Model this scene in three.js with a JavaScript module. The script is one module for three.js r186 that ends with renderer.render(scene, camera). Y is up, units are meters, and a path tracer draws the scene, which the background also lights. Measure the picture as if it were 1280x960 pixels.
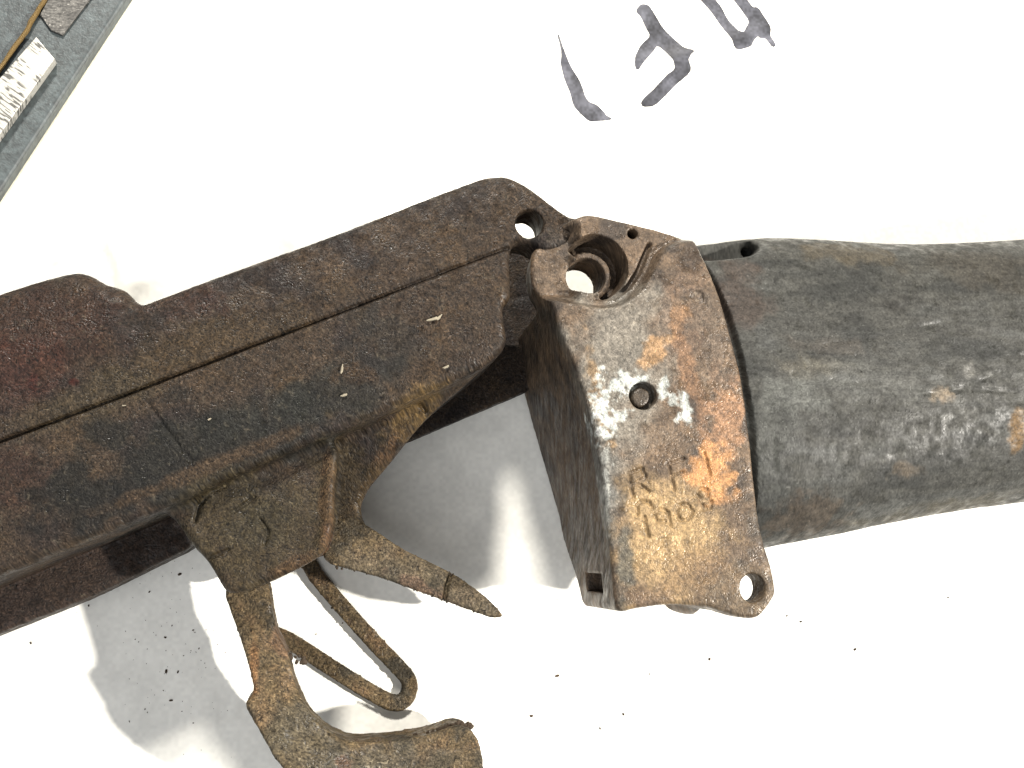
import * as THREE from 'three';
import { RectAreaLightUniformsLib } from 'three/addons/lights/RectAreaLightUniformsLib.js';
import { mergeGeometries } from 'three/addons/utils/BufferGeometryUtils.js';

// ------------------------------------------------------------------ camera, lights, exposure
const H = 190;                                   // lens height above the table, mm
const FOCAL = 1400;                              // focal length in photograph pixels (1280 x 960)
const scene = new THREE.Scene();
scene.background = new THREE.Color().setRGB(0.10, 0.10, 0.10);
const camera = new THREE.PerspectiveCamera(2 * Math.atan(480 / FOCAL) * 180 / Math.PI, 4 / 3, 0.01, 20);
camera.position.set(0, H / 1000, 0);
camera.up.set(0, 0, -1);
camera.lookAt(0.1714 * H / 1000, 0, -0.1571 * H / 1000);
camera.updateMatrixWorld(true);
scene.add(camera);
const renderer = new THREE.WebGLRenderer({ antialias: true });
renderer.setSize(1024, 768);
renderer.toneMapping = THREE.LinearToneMapping;
renderer.toneMappingExposure = 1;
renderer.shadowMap.enabled = true;
RectAreaLightUniformsLib.init();

function spot(pos, aim, intensity, color, angle, penumbra, radius) {
  const l = new THREE.SpotLight(color, intensity, 0, angle, penumbra, 2);
  l.position.set(...pos); l.target.position.set(...aim);
  l.castShadow = true; l.shadow.radius = radius; l.shadow.mapSize.set(2048, 2048);
  l.shadow.camera.near = 0.05; l.shadow.camera.far = 4;
  scene.add(l, l.target);
  return l;
}
const AIM1 = [0.035, 0, -0.03], DIR1 = [15.7, 13.8, 3.2];
const k1 = 0.75 / Math.hypot(...DIR1);
const LAMP1 = AIM1.map((v, i) => v + DIR1[i] * k1);
spot(LAMP1, AIM1, 4.1, new THREE.Color().setRGB(1, 0.95, 0.87), 0.5, 0.3, 0.55);     // work lamp to the right
const AIM2 = [0.035, 0, -0.03], DIR2 = [-4.2, 31, -35];
const k2 = 0.95 / Math.hypot(...DIR2);
const LAMP2 = AIM2.map((v, i) => v + DIR2[i] * k2);
spot(LAMP2, AIM2, 5.1, new THREE.Color().setRGB(1, 0.95, 0.87), 0.5, 0.3, 2.6);        // second work lamp behind the table, a little larger
const WIN = [-0.32, 0.75, 0.42];
const fill = new THREE.RectAreaLight(new THREE.Color().setRGB(0.97, 0.98, 1.0), 1.9, 1.2, 1.0);
fill.position.set(...WIN); fill.lookAt(0.03, 0, -0.02); scene.add(fill);

// ------------------------------------------------------------------ helpers
const cp = Math.cos, sp = Math.sin;
const v3 = new THREE.Vector3();
function at(px, py, h = 0) {                     // photograph pixel -> point (mm) on the level plane y = h
  v3.set((px - 640) / FOCAL, -(py - 480) / FOCAL, -1).applyQuaternion(camera.quaternion);
  const t = (h - H) / v3.y;
  return [v3.x * t, v3.z * t];
}
function hash(i, j, k) {
  let h = Math.imul(i, 374761393) ^ Math.imul(j, 668265263) ^ Math.imul(k, 1274126177);
  h = Math.imul(h ^ (h >>> 13), 1274126177); h ^= h >>> 16;
  return (h >>> 0) / 4294967296;
}
function noise(x, y, z) {                        // value noise, 0..1
  const i = Math.floor(x), j = Math.floor(y), k = Math.floor(z);
  let u = x - i, v = y - j, w = z - k;
  u = u * u * (3 - 2 * u); v = v * v * (3 - 2 * v); w = w * w * (3 - 2 * w);
  const a = hash(i, j, k), b = hash(i + 1, j, k), c = hash(i, j + 1, k), d = hash(i + 1, j + 1, k);
  const e = hash(i, j, k + 1), f = hash(i + 1, j, k + 1), g = hash(i, j + 1, k + 1), m = hash(i + 1, j + 1, k + 1);
  const p = a + (b - a) * u, q = c + (d - c) * u, r = e + (f - e) * u, s = g + (m - g) * u;
  const A = p + (q - p) * v, B = r + (s - r) * v;
  return A + (B - A) * w;
}
function fbm(x, y, z, n = 3) { let s = 0, a = 0.5, t = 0; { const X = 0.8 * x - 0.36 * y + 0.48 * z, Y = 0.6 * x + 0.48 * y - 0.64 * z; z = 0.8 * y + 0.6 * z; x = X; y = Y; } for (let i = 0; i < n; i++) { s += a * noise(x, y, z); t += a; a *= 0.5; const X = (0.36 * x + 0.48 * y - 0.8 * z) * 2.03 + 7.1, Y = (-0.8 * x + 0.6 * y) * 2.03 + 3.3; z = (0.48 * x + 0.64 * y + 0.6 * z) * 2.03 + 11.7; x = X; y = Y; } return s / t; }
function rng(seed) { let a = seed >>> 0; return () => { a = (a + 0x6D2B79F5) >>> 0; let t = Math.imul(a ^ (a >>> 15), 1 | a); t = (t + Math.imul(t ^ (t >>> 7), 61 | t)) ^ t; return ((t ^ (t >>> 14)) >>> 0) / 4294967296; }; }
const clamp = (x, a = 0, b = 1) => x < a ? a : x > b ? b : x;
const sstep = (a, b, x) => { const t = clamp((x - a) / (b - a)); return t * t * (3 - 2 * t); };
const smax = (a, b, k) => { const h = Math.max(k - Math.abs(a - b), 0) / k; return Math.max(a, b) + h * h * k * 0.25; };
const smin = (a, b, k) => -smax(-a, -b, k);

function poly(pts, h, rounds = 2) {              // pixel outline -> closed outline in mm, corners softened
  let q = pts.map(([x, y]) => at(x, y, h));
  for (let r = 0; r < rounds; r++) {
    const o = [];
    for (let i = 0; i < q.length; i++) {
      const a = q[i], b = q[(i + 1) % q.length], f = r ? 0.25 : 0.2;
      o.push([a[0] + (b[0] - a[0]) * f, a[1] + (b[1] - a[1]) * f], [b[0] + (a[0] - b[0]) * f, b[1] + (a[1] - b[1]) * f]);
    }
    q = o;
  }
  return q;
}
function sdPoly(q, x, z) {
  let d = 1e9, s = 1;
  for (let i = 0, n = q.length, j = n - 1; i < n; j = i++) {
    const ax = q[i][0], az = q[i][1], ex = q[j][0] - ax, ez = q[j][1] - az, wx = x - ax, wz = z - az;
    const t = clamp((wx * ex + wz * ez) / (ex * ex + ez * ez + 1e-12));
    const bx = wx - ex * t, bz = wz - ez * t, dd = bx * bx + bz * bz;
    if (dd < d) d = dd;
    const c1 = z >= az, c2 = z < q[j][1], c3 = ex * wz > ez * wx;
    if ((c1 && c2 && c3) || (!c1 && !c2 && !c3)) s = -s;
  }
  return s * Math.sqrt(d);
}
function sdLine(q, x, z) {                       // distance to an open polyline
  let d = 1e9;
  for (let i = 0; i + 1 < q.length; i++) {
    const ax = q[i][0], az = q[i][1], ex = q[i + 1][0] - ax, ez = q[i + 1][1] - az, wx = x - ax, wz = z - az;
    const t = clamp((wx * ex + wz * ez) / (ex * ex + ez * ez + 1e-12));
    const bx = wx - ex * t, bz = wz - ez * t, dd = bx * bx + bz * bz;
    if (dd < d) d = dd;
  }
  return Math.sqrt(d);
}
const line = (pts, h) => pts.map(([x, y]) => at(x, y, h));
function bounds(...qs) { let a = 1e9, b = -1e9, c = 1e9, d = -1e9; for (const q of qs) for (const [x, z] of q) { a = Math.min(a, x); b = Math.max(b, x); c = Math.min(c, z); d = Math.max(d, z); } return [a, b, c, d]; }

// a solid from a distance field: columns are prepared once per (x, z), surface nets make the mesh
function solid([x0, x1, z0, z1], y0, y1, cell, column, dist, rough, colour, round) {
  const pad = 2.5 * cell; x0 -= pad; z0 -= pad; y0 -= pad;
  const nx = Math.ceil((x1 + pad - x0) / cell) + 1, ny = Math.ceil((y1 + pad - y0) / cell) + 1, nz = Math.ceil((z1 + pad - z0) / cell) + 1;
  const F = new Float32Array(nx * ny * nz), c = {};
  for (let k = 0; k < nz; k++) for (let i = 0; i < nx; i++) {
    const x = x0 + i * cell, z = z0 + k * cell, o = (k * nx + i) * ny;
    column(x, z, c);
    for (let j = 0; j < ny; j++) {
      const y = y0 + j * cell;
      let d = dist(x, y, z, c);
      if (d < 0.9 && d > -0.9) d += rough(x, y, z, c);
      F[o + j] = d;
    }
  }
  const V = new Int32Array(nx * ny * nz).fill(-1), P = [], I = [];
  const off = [0, ny, nx * ny, nx * ny + ny, 1, ny + 1, nx * ny + 1, nx * ny + ny + 1]; // corners: x, z, y bits
  const E = [[0, 1], [2, 3], [4, 5], [6, 7], [0, 2], [1, 3], [4, 6], [5, 7], [0, 4], [1, 5], [2, 6], [3, 7]];
  const g = new Float32Array(8);
  for (let k = 0; k < nz - 1; k++) for (let i = 0; i < nx - 1; i++) {
    const o = (k * nx + i) * ny;
    for (let j = 0; j < ny - 1; j++) {
      let m = 0;
      for (let q = 0; q < 8; q++) { g[q] = F[o + j + off[q]]; if (g[q] < 0) m |= 1 << q; }
      if (m === 0 || m === 255) continue;
      let sx = 0, sy = 0, sz = 0, n = 0;
      for (const [a, b] of E) {
        if ((g[a] < 0) === (g[b] < 0)) continue;
        const t = g[a] / (g[a] - g[b]);
        sx += (a & 1) + ((b & 1) - (a & 1)) * t; sz += ((a >> 1) & 1) + (((b >> 1) & 1) - ((a >> 1) & 1)) * t; sy += ((a >> 2) & 1) + (((b >> 2) & 1) - ((a >> 2) & 1)) * t; n++;
      }
      V[o + j] = P.length / 3;
      P.push(x0 + (i + sx / n) * cell, y0 + (j + sy / n) * cell, z0 + (k + sz / n) * cell);
    }
  }
  const sX = ny, sZ = nx * ny;
  const quad = (a, b, cc, d, flip) => { if (a < 0 || b < 0 || cc < 0 || d < 0) return; if (flip) I.push(a, cc, b, a, d, cc); else I.push(a, b, cc, a, cc, d); };
  for (let k = 1; k < nz - 1; k++) for (let i = 1; i < nx - 1; i++) for (let j = 1; j < ny - 1; j++) {
    const o = (k * nx + i) * ny + j, s = F[o] < 0;
    if (s !== (F[o + sX] < 0)) quad(V[o - 1 - sZ], V[o - sZ], V[o], V[o - 1], s === false ? true : false);
    if (s !== (F[o + 1] < 0)) quad(V[o - sX - sZ], V[o - sX], V[o], V[o - sZ], !s ? false : true);
    if (s !== (F[o + sZ] < 0)) quad(V[o - sX - 1], V[o - sX], V[o], V[o - 1], !s ? true : false);
  }
  // orientation differs by axis: fix each triangle against the field gradient
  const at3 = (x, y, z) => { const i = clamp(Math.round((x - x0) / cell), 0, nx - 1), j = clamp(Math.round((y - y0) / cell), 0, ny - 1), k = clamp(Math.round((z - z0) / cell), 0, nz - 1); return F[(k * nx + i) * ny + j]; };
  for (let t = 0; t < I.length; t += 3) {
    const a = I[t] * 3, b = I[t + 1] * 3, d = I[t + 2] * 3;
    const ux = P[b] - P[a], uy = P[b + 1] - P[a + 1], uz = P[b + 2] - P[a + 2], wx = P[d] - P[a], wy = P[d + 1] - P[a + 1], wz = P[d + 2] - P[a + 2];
    let n0 = uy * wz - uz * wy, n1 = uz * wx - ux * wz, n2 = ux * wy - uy * wx; const L = Math.hypot(n0, n1, n2) || 1; n0 /= L; n1 /= L; n2 /= L;
    const mx = (P[a] + P[b] + P[d]) / 3, my = (P[a + 1] + P[b + 1] + P[d + 1]) / 3, mz = (P[a + 2] + P[b + 2] + P[d + 2]) / 3, e = cell * 1.1;
    if (at3(mx + n0 * e, my + n1 * e, mz + n2 * e) < at3(mx - n0 * e, my - n1 * e, mz - n2 * e)) { const q = I[t + 1]; I[t + 1] = I[t + 2]; I[t + 2] = q; }
  }
  const geo = new THREE.BufferGeometry();
  const pos = new Float32Array(P.length), uv = new Float32Array(P.length / 3 * 2);
  for (let n = 0; n < P.length; n += 3) {
    pos[n] = P[n] / 1000; pos[n + 1] = P[n + 1] / 1000; pos[n + 2] = P[n + 2] / 1000;
    uv[n / 3 * 2] = (P[n] + 0.6 * P[n + 1]) / 1000; uv[n / 3 * 2 + 1] = (P[n + 2] + 0.8 * P[n + 1]) / 1000;
    if (round) { uv[n / 3 * 2] = P[n] / 1000; uv[n / 3 * 2 + 1] = 0.018 * Math.atan2(P[n + 2] - round, P[n + 1] - 17); }
  }
  geo.setAttribute('position', new THREE.BufferAttribute(pos, 3));
  geo.setAttribute('uv', new THREE.BufferAttribute(uv, 2));
  geo.setIndex(new THREE.BufferAttribute(new Uint32Array(I), 1));
  geo.computeVertexNormals();
  const N = geo.attributes.normal.array, col = new Float32Array(P.length), rgb = [0, 0, 0];
  for (let n = 0; n < P.length; n += 3) { colour(P[n], P[n + 1], P[n + 2], N[n], N[n + 1], N[n + 2], rgb); col[n] = rgb[0]; col[n + 1] = rgb[1]; col[n + 2] = rgb[2]; }
  geo.setAttribute('color', new THREE.BufferAttribute(col, 3));
  return geo;
}
function mix(rgb, c, t) { rgb[0] += (c[0] - rgb[0]) * t; rgb[1] += (c[1] - rgb[1]) * t; rgb[2] += (c[2] - rgb[2]) * t; }
// a stain: pixel place and radii on the surface at height h, ragged outline from noise
function stain(px, py, rx, ry, h, colour, strength, rag = 0.8, grain = 0.9, turn = 0) {
  const [x, z] = at(px, py, h), [x2] = at(px + rx, py, h), [, z2] = at(px, py + ry, h);
  return { x, z, rx: Math.abs(x2 - x), rz: Math.abs(z2 - z), colour, strength, rag, grain, c: Math.cos(turn), s: Math.sin(turn) };
}
function applyStains(list, x, y, z, rgb) {
  for (const s of list) {
    const ux = x - s.x, uz = z - s.z, dx = (ux * s.c + uz * s.s) / s.rx, dz = (uz * s.c - ux * s.s) / s.rz, r = Math.hypot(dx, dz);
    if (r > 2) continue;
    const n = fbm(x * s.grain, y * s.grain, z * s.grain, 4) - 0.5;
    const t = sstep(1.3, 0.55, r + n * 2.6 * s.rag) * s.strength;
    if (t > 0) mix(rgb, s.colour, t);
  }
}
function dataTex(n, fn, srgb, side) {
  const d = new Uint8Array(n * n * 4);
  for (let j = 0; j < n; j++) for (let i = 0; i < n; i++) { const v = fn(i, j), o = (j * n + i) * 4; d[o] = clamp(v[0]) * 255; d[o + 1] = clamp(v[1]) * 255; d[o + 2] = clamp(v[2]) * 255; d[o + 3] = 255; }
  const t = new THREE.DataTexture(d, n, n, THREE.RGBAFormat);
  t.wrapS = t.wrapT = THREE.RepeatWrapping; t.magFilter = THREE.LinearFilter; t.minFilter = THREE.LinearMipmapLinearFilter; t.generateMipmaps = true;
  if (srgb) t.colorSpace = THREE.SRGBColorSpace;
  t.repeat.set(1 / side, 1 / side); t.needsUpdate = true;
  return t;
}
// periodic 2D value noise
function pnoise(x, y, per, seed) {
  const i = Math.floor(x), j = Math.floor(y); let u = x - i, v = y - j; u = u * u * (3 - 2 * u); v = v * v * (3 - 2 * v);
  const w = (n) => ((n % per) + per) % per, a = hash(w(i), w(j), seed), b = hash(w(i + 1), w(j), seed), c = hash(w(i), w(j + 1), seed), d = hash(w(i + 1), w(j + 1), seed);
  return (a + (b - a) * u) + ((c + (d - c) * u) - (a + (b - a) * u)) * v;
}
const TN = 1024;
// rust crust: fine grain over 61 mm, with odd pale grains and dark pits
const grainAt = (i, j) => { const x = i / TN, y = j / TN; return 0.5 * pnoise(x * 420, y * 420, 420, 1) + 0.4 * pnoise(x * 233, y * 233, 233, 2) + 0.1 * pnoise(x * 90, y * 90, 90, 3); };
const rustMap = dataTex(TN, (i, j) => {
  const g = grainAt(i, j), x = i / TN, y = j / TN; let v = 0.60 + 0.72 * (g - 0.5);
  const g2 = pnoise(x * 190, y * 190, 190, 29), g3 = pnoise(x * 45, y * 45, 45, 30); if (g2 > 0.9) v += (g2 - 0.9) * 12 * sstep(0.2, 0.7, g3); const g4 = pnoise(x * 150, y * 150, 150, 35); if (g4 < 0.1) v -= (0.1 - g4) * 3.5; const s = pnoise(x * 300, y * 300, 300, 9), s2 = pnoise(x * 180, y * 180, 180, 19); if (s > 0.9) v += (s - 0.9) * 6; if (s2 < 0.13) v -= (0.13 - s2) * 3;
  return [v, v * 0.985, v * 0.96];
}, true, 0.061);
const socketMap = dataTex(TN, (i, j) => {
  const x = i / TN, y = j / TN; let v = 0.66 + 0.40 * (grainAt(i, j) - 0.5) + 0.16 * (pnoise(x * 130, y * 130, 130, 81) - 0.5);
  const s = pnoise(x * 210, y * 210, 210, 82), s2 = pnoise(x * 170, y * 170, 170, 83); if (s > 0.92) v += (s - 0.92) * 5; if (s2 < 0.1) v -= (0.1 - s2) * 2.4;
  return [v, v * 0.99, v * 0.97];
}, true, 0.061);
const rustBump = dataTex(TN, (i, j) => { const g = grainAt(i, j), x = i / TN, y = j / TN, s2 = pnoise(x * 180, y * 180, 180, 19); let v = g; if (s2 < 0.16) v -= (0.16 - s2) * 2.4; return [v, v, v]; }, false, 0.061);
const rustRough = dataTex(512, (i, j) => { const x = i / 512, y = j / 512, v = 0.62 + 0.5 * (pnoise(x * 60, y * 60, 60, 21) - 0.5) + 0.3 * (pnoise(x * 200, y * 200, 200, 22) - 0.5); return [v, v, v]; }, false, 0.061);
const woodMap = dataTex(TN, (i, j) => {
  const x = i / TN, y = j / TN; let v = 0.70 + 0.10 * (pnoise(x * 24, y * 200, 200, 31) - 0.5) + 0.12 * (pnoise(x * 60, y * 90, 90, 32) - 0.5) + 0.26 * (pnoise(x * 330, y * 360, 360, 33) - 0.5) + 0.12 * (pnoise(x * 140, y * 190, 190, 38) - 0.5);
  const s = pnoise(x * 220, y * 220, 220, 39); if (s > 0.91) v += (s - 0.91) * 6; if (s < 0.08) v -= (0.08 - s) * 4; return [v, v, v * 0.985];
}, true, 0.07);
const woodBump = dataTex(TN, (i, j) => { const x = i / TN, y = j / TN; let v = 0.2 * pnoise(x * 20, y * 220, 220, 31) + 0.35 * pnoise(x * 90, y * 130, 130, 34) + 0.45 * pnoise(x * 300, y * 340, 340, 33); const s = pnoise(x * 70, y * 150, 150, 36); if (s < 0.15) v -= (0.15 - s) * 3; return [v, v, v]; }, false, 0.07);

const rustMat = new THREE.MeshPhysicalMaterial({ specularIntensity: 0.4, vertexColors: true, map: rustMap, bumpMap: rustBump, bumpScale: 0.00012, roughnessMap: rustRough, roughness: 1, metalness: 0.0 });
const socketMat = new THREE.MeshPhysicalMaterial({ specularIntensity: 0.7, vertexColors: true, map: socketMap, bumpMap: rustBump, bumpScale: 0.0001, roughnessMap: rustRough, roughness: 0.85, metalness: 0.1 });
const woodMat = new THREE.MeshPhysicalMaterial({ specularIntensity: 0.55, vertexColors: true, map: woodMap, bumpMap: woodBump, bumpScale: 0.000035, roughness: 1.0, roughnessMap: rustRough, metalness: 0 });

// ------------------------------------------------------------------ scene bookkeeping
function add(geo, mat, name, parent) { const m = new THREE.Mesh(geo, mat); m.name = name; m.castShadow = m.receiveShadow = true; parent.add(m); return m; }
function thing(name, label, category) { const g = new THREE.Group(); g.name = name; g.userData = { label, category }; scene.add(g); return g; }

// ------------------------------------------------------------------ the white sheet
const folds = [
  [line([[345, -30], [338, 20], [322, 90], [330, 140]], 0), 1.4, 1.6], [line([[350, 110], [352, 200], [345, 330]], 0), 2.2, 0.9],
  [line([[134, 296], [148, 325], [158, 372]], 0), 1.1, 1.0], [line([[162, 300], [172, 350]], 0), 2.2, 1.0], [line([[250, 110], [190, 160], [130, 195], [115, 240]], 0), 1.0, 0.9],
  [line([[36, 303], [52, 313], [70, 326]], 0), 0.5, 0.35], [line([[690, 60], [830, 80], [990, 30]], 0), 2.5, 0.4],
  [line([[200, 940], [290, 900], [300, 830]], 0), 1.6, 0.3],
];
function sheetY(x, z) {
  const e = Math.hypot(x, z) > 220 ? 0 : 1;
  let y = e * 0.7 * (fbm(x * 0.02, 0.3, z * 0.02, 2) - 0.6) + 0.25 * (fbm(x * 0.08, 5.3, z * 0.08, 2) - 0.6);
  if (e) for (const [q, w, a] of folds) { const d = sdLine(q, x, z) / w; if (d < 3) y += a * Math.exp(-d * d); }
  return y - 0.35;
}
{
  const xs = [], zs = [];
  const ramp = (a, b, fine, lo, hi) => { const o = []; for (let v = lo; v < a; v += (a - lo) / 8) o.push(v); for (let v = a; v <= b; v += fine) o.push(v); for (let n = 1; n <= 8; n++) o.push(b + (hi - b) * n / 8); return o; };
  xs.push(...ramp(-75, 130, 0.7, -600, 700)); zs.push(...ramp(-115, 60, 0.7, -600, 600));
  const pos = [], uv = [], idx = [];
  for (const z of zs) for (const x of xs) {
    pos.push(x / 1000, sheetY(x, z) / 1000, z / 1000); uv.push(x / 1000, z / 1000); }
  for (let k = 0; k + 1 < zs.length; k++) for (let i = 0; i + 1 < xs.length; i++) { const a = k * xs.length + i, b = a + 1, c = a + xs.length, d = c + 1; idx.push(a, c, b, b, c, d); }
  const g = new THREE.BufferGeometry(); g.setAttribute('position', new THREE.Float32BufferAttribute(pos, 3)); g.setAttribute('uv', new THREE.Float32BufferAttribute(uv, 2)); g.setIndex(idx); g.computeVertexNormals();
  const paper = dataTex(512, (i, j) => { const x = i / 512, y = j / 512, v = 0.93 + 0.05 * (pnoise(x * 24, y * 24, 24, 41) - 0.5) + 0.05 * (pnoise(x * 160, y * 160, 160, 42) - 0.5); return [v, v * 0.995, v * 0.965]; }, true, 0.09);
  const bump = dataTex(512, (i, j) => { const x = i / 512, y = j / 512, v = 0.5 * pnoise(x * 40, y * 40, 40, 43) + 0.5 * pnoise(x * 200, y * 200, 200, 44); return [v, v, v]; }, false, 0.09);
  const m = new THREE.Mesh(g, new THREE.MeshStandardMaterial({ map: paper, bumpMap: bump, bumpScale: 0.00002, roughness: 0.6 }));
  m.name = 'ground'; m.userData = { kind: 'structure', label: 'creased white plastic sheet lying under the rusty rifle' }; m.receiveShadow = true; m.castShadow = true; scene.add(m);
  // marker writing on the sheet, broken up by the creases
  const ink = [
    [[698, 40], [704, 62], [712, 80], [724, 98], [727, 106], [732, 122], [738, 128], [746, 130], [755, 139], [758, 144], [766, 148], [752, 149], [737, 150], [728, 142], [718, 130], [714, 115], [708, 100], [702, 80], [703, 66], [699, 48]],
    [[803, 4], [811, 5], [818, 15], [830, 35], [845, 50], [855, 60], [868, 63], [862, 68], [860, 75], [864, 86], [858, 94], [845, 104], [830, 120], [818, 131], [805, 132], [802, 127], [808, 120], [820, 110], [833, 95], [845, 86], [843, 75], [835, 66], [823, 54], [815, 65], [803, 78], [797, 87], [794, 80], [795, 70], [803, 55], [815, 44], [808, 30], [802, 18], [796, 12]],
    [[872, -10], [879, 0], [891, 13], [904, 32], [915, 47], [919, 60], [926, 61], [938, 57], [942, 50], [947, 44], [950, 47], [958, 47], [967, 58], [970, 55], [962, 44], [963, 35], [955, 19], [948, 9], [941, 8], [935, 0], [930, -10], [914, -10], [920, 0], [927, 9], [938, 25], [934, 34], [931, 40], [925, 40], [911, 25], [901, 6], [896, 0], [889, -10]],
  ];
  const inkTex = dataTex(512, (i, j) => { const x = i / 512, y = j / 512, v = 0.29 + 0.2 * (pnoise(x * 20, y * 20, 20, 51) - 0.45) + 0.1 * (pnoise(x * 120, y * 120, 120, 52) - 0.5); return [v * 0.95, v * 0.96, v * 1.04]; }, true, 0.05);
  const inkMat = new THREE.MeshStandardMaterial({ map: inkTex, roughness: 0.36 });
  for (const pts of ink) {
    const q = poly(pts, 0, 1).map(([x, z], i) => [x + 0.12 * (hash(i, 3, 8) - 0.5), z + 0.12 * (hash(i, 4, 9) - 0.5)]);
    const sdInk = (o, x, z) => sdPoly(o, x, z) - 0.12;
    const x0 = Math.min(...q.map(p => p[0])) - 0.3, x1 = Math.max(...q.map(p => p[0])) + 0.3, z0 = Math.min(...q.map(p => p[1])) - 0.3, z1 = Math.max(...q.map(p => p[1])) + 0.3, s = 0.16;
    const P = [], U = [], I = [], nx = Math.ceil((x1 - x0) / s) + 1, nz = Math.ceil((z1 - z0) / s) + 1, id = new Int32Array(nx * nz).fill(-1);
    const ok = (i, k) => sdInk(q, x0 + (i + 0.5) * s, z0 + (k + 0.5) * s) < 0;
    const vert = (i, k) => { if (id[k * nx + i] < 0) { let x = x0 + i * s, z = z0 + k * s; for (let n = 0; n < 3; n++) { const d = sdInk(q, x, z); if (Math.abs(d) > s) break; const gx = (sdInk(q, x + 0.02, z) - d) / 0.02, gz = (sdInk(q, x, z + 0.02) - d) / 0.02; const near = [[0, 0], [-1, 0], [0, -1], [-1, -1]].every(([a, b]) => ok(i + a, k + b)); if (near) break; x -= gx * d; z -= gz * d; } id[k * nx + i] = P.length / 3; P.push(x / 1000, (sheetY(x, z) + 0.06) / 1000, z / 1000); U.push(x / 1000, z / 1000); } return id[k * nx + i]; };
    for (let k = 0; k < nz - 1; k++) for (let i = 0; i < nx - 1; i++) if (ok(i, k)) { const a = vert(i, k), b = vert(i + 1, k), c = vert(i, k + 1), d = vert(i + 1, k + 1); I.push(a, c, b, b, c, d); }
    const ig = new THREE.BufferGeometry(); ig.setAttribute('position', new THREE.Float32BufferAttribute(P, 3)); ig.setAttribute('uv', new THREE.Float32BufferAttribute(U, 2)); ig.setIndex(I); ig.computeVertexNormals();
    add(ig, inkMat, 'ink_mark', m);
  }
}

// ------------------------------------------------------------------ the rifle
const rifle = thing('rusty_rifle', 'rusty dismantled antique rifle action with dark wooden stock lying on white sheet', 'rifle');
const crust = (x, y, z) => 0.13 * (fbm(x * 2.1, y * 2.1, z * 2.1, 2) - 0.5) + 0.07 * (fbm(x * 0.4, y * 0.4, z * 0.4, 2) - 0.5);

// hole shared by receiver and the plate beside the socket
const hole1 = at(661, 281, 29), hole2 = at(733, 346, 30);
const under = poly([[560, 150], [700, 150], [880, 200], [880, 330], [800, 372], [760, 402], [690, 402], [640, 380], [600, 350], [540, 330]], 20, 1);

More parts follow.
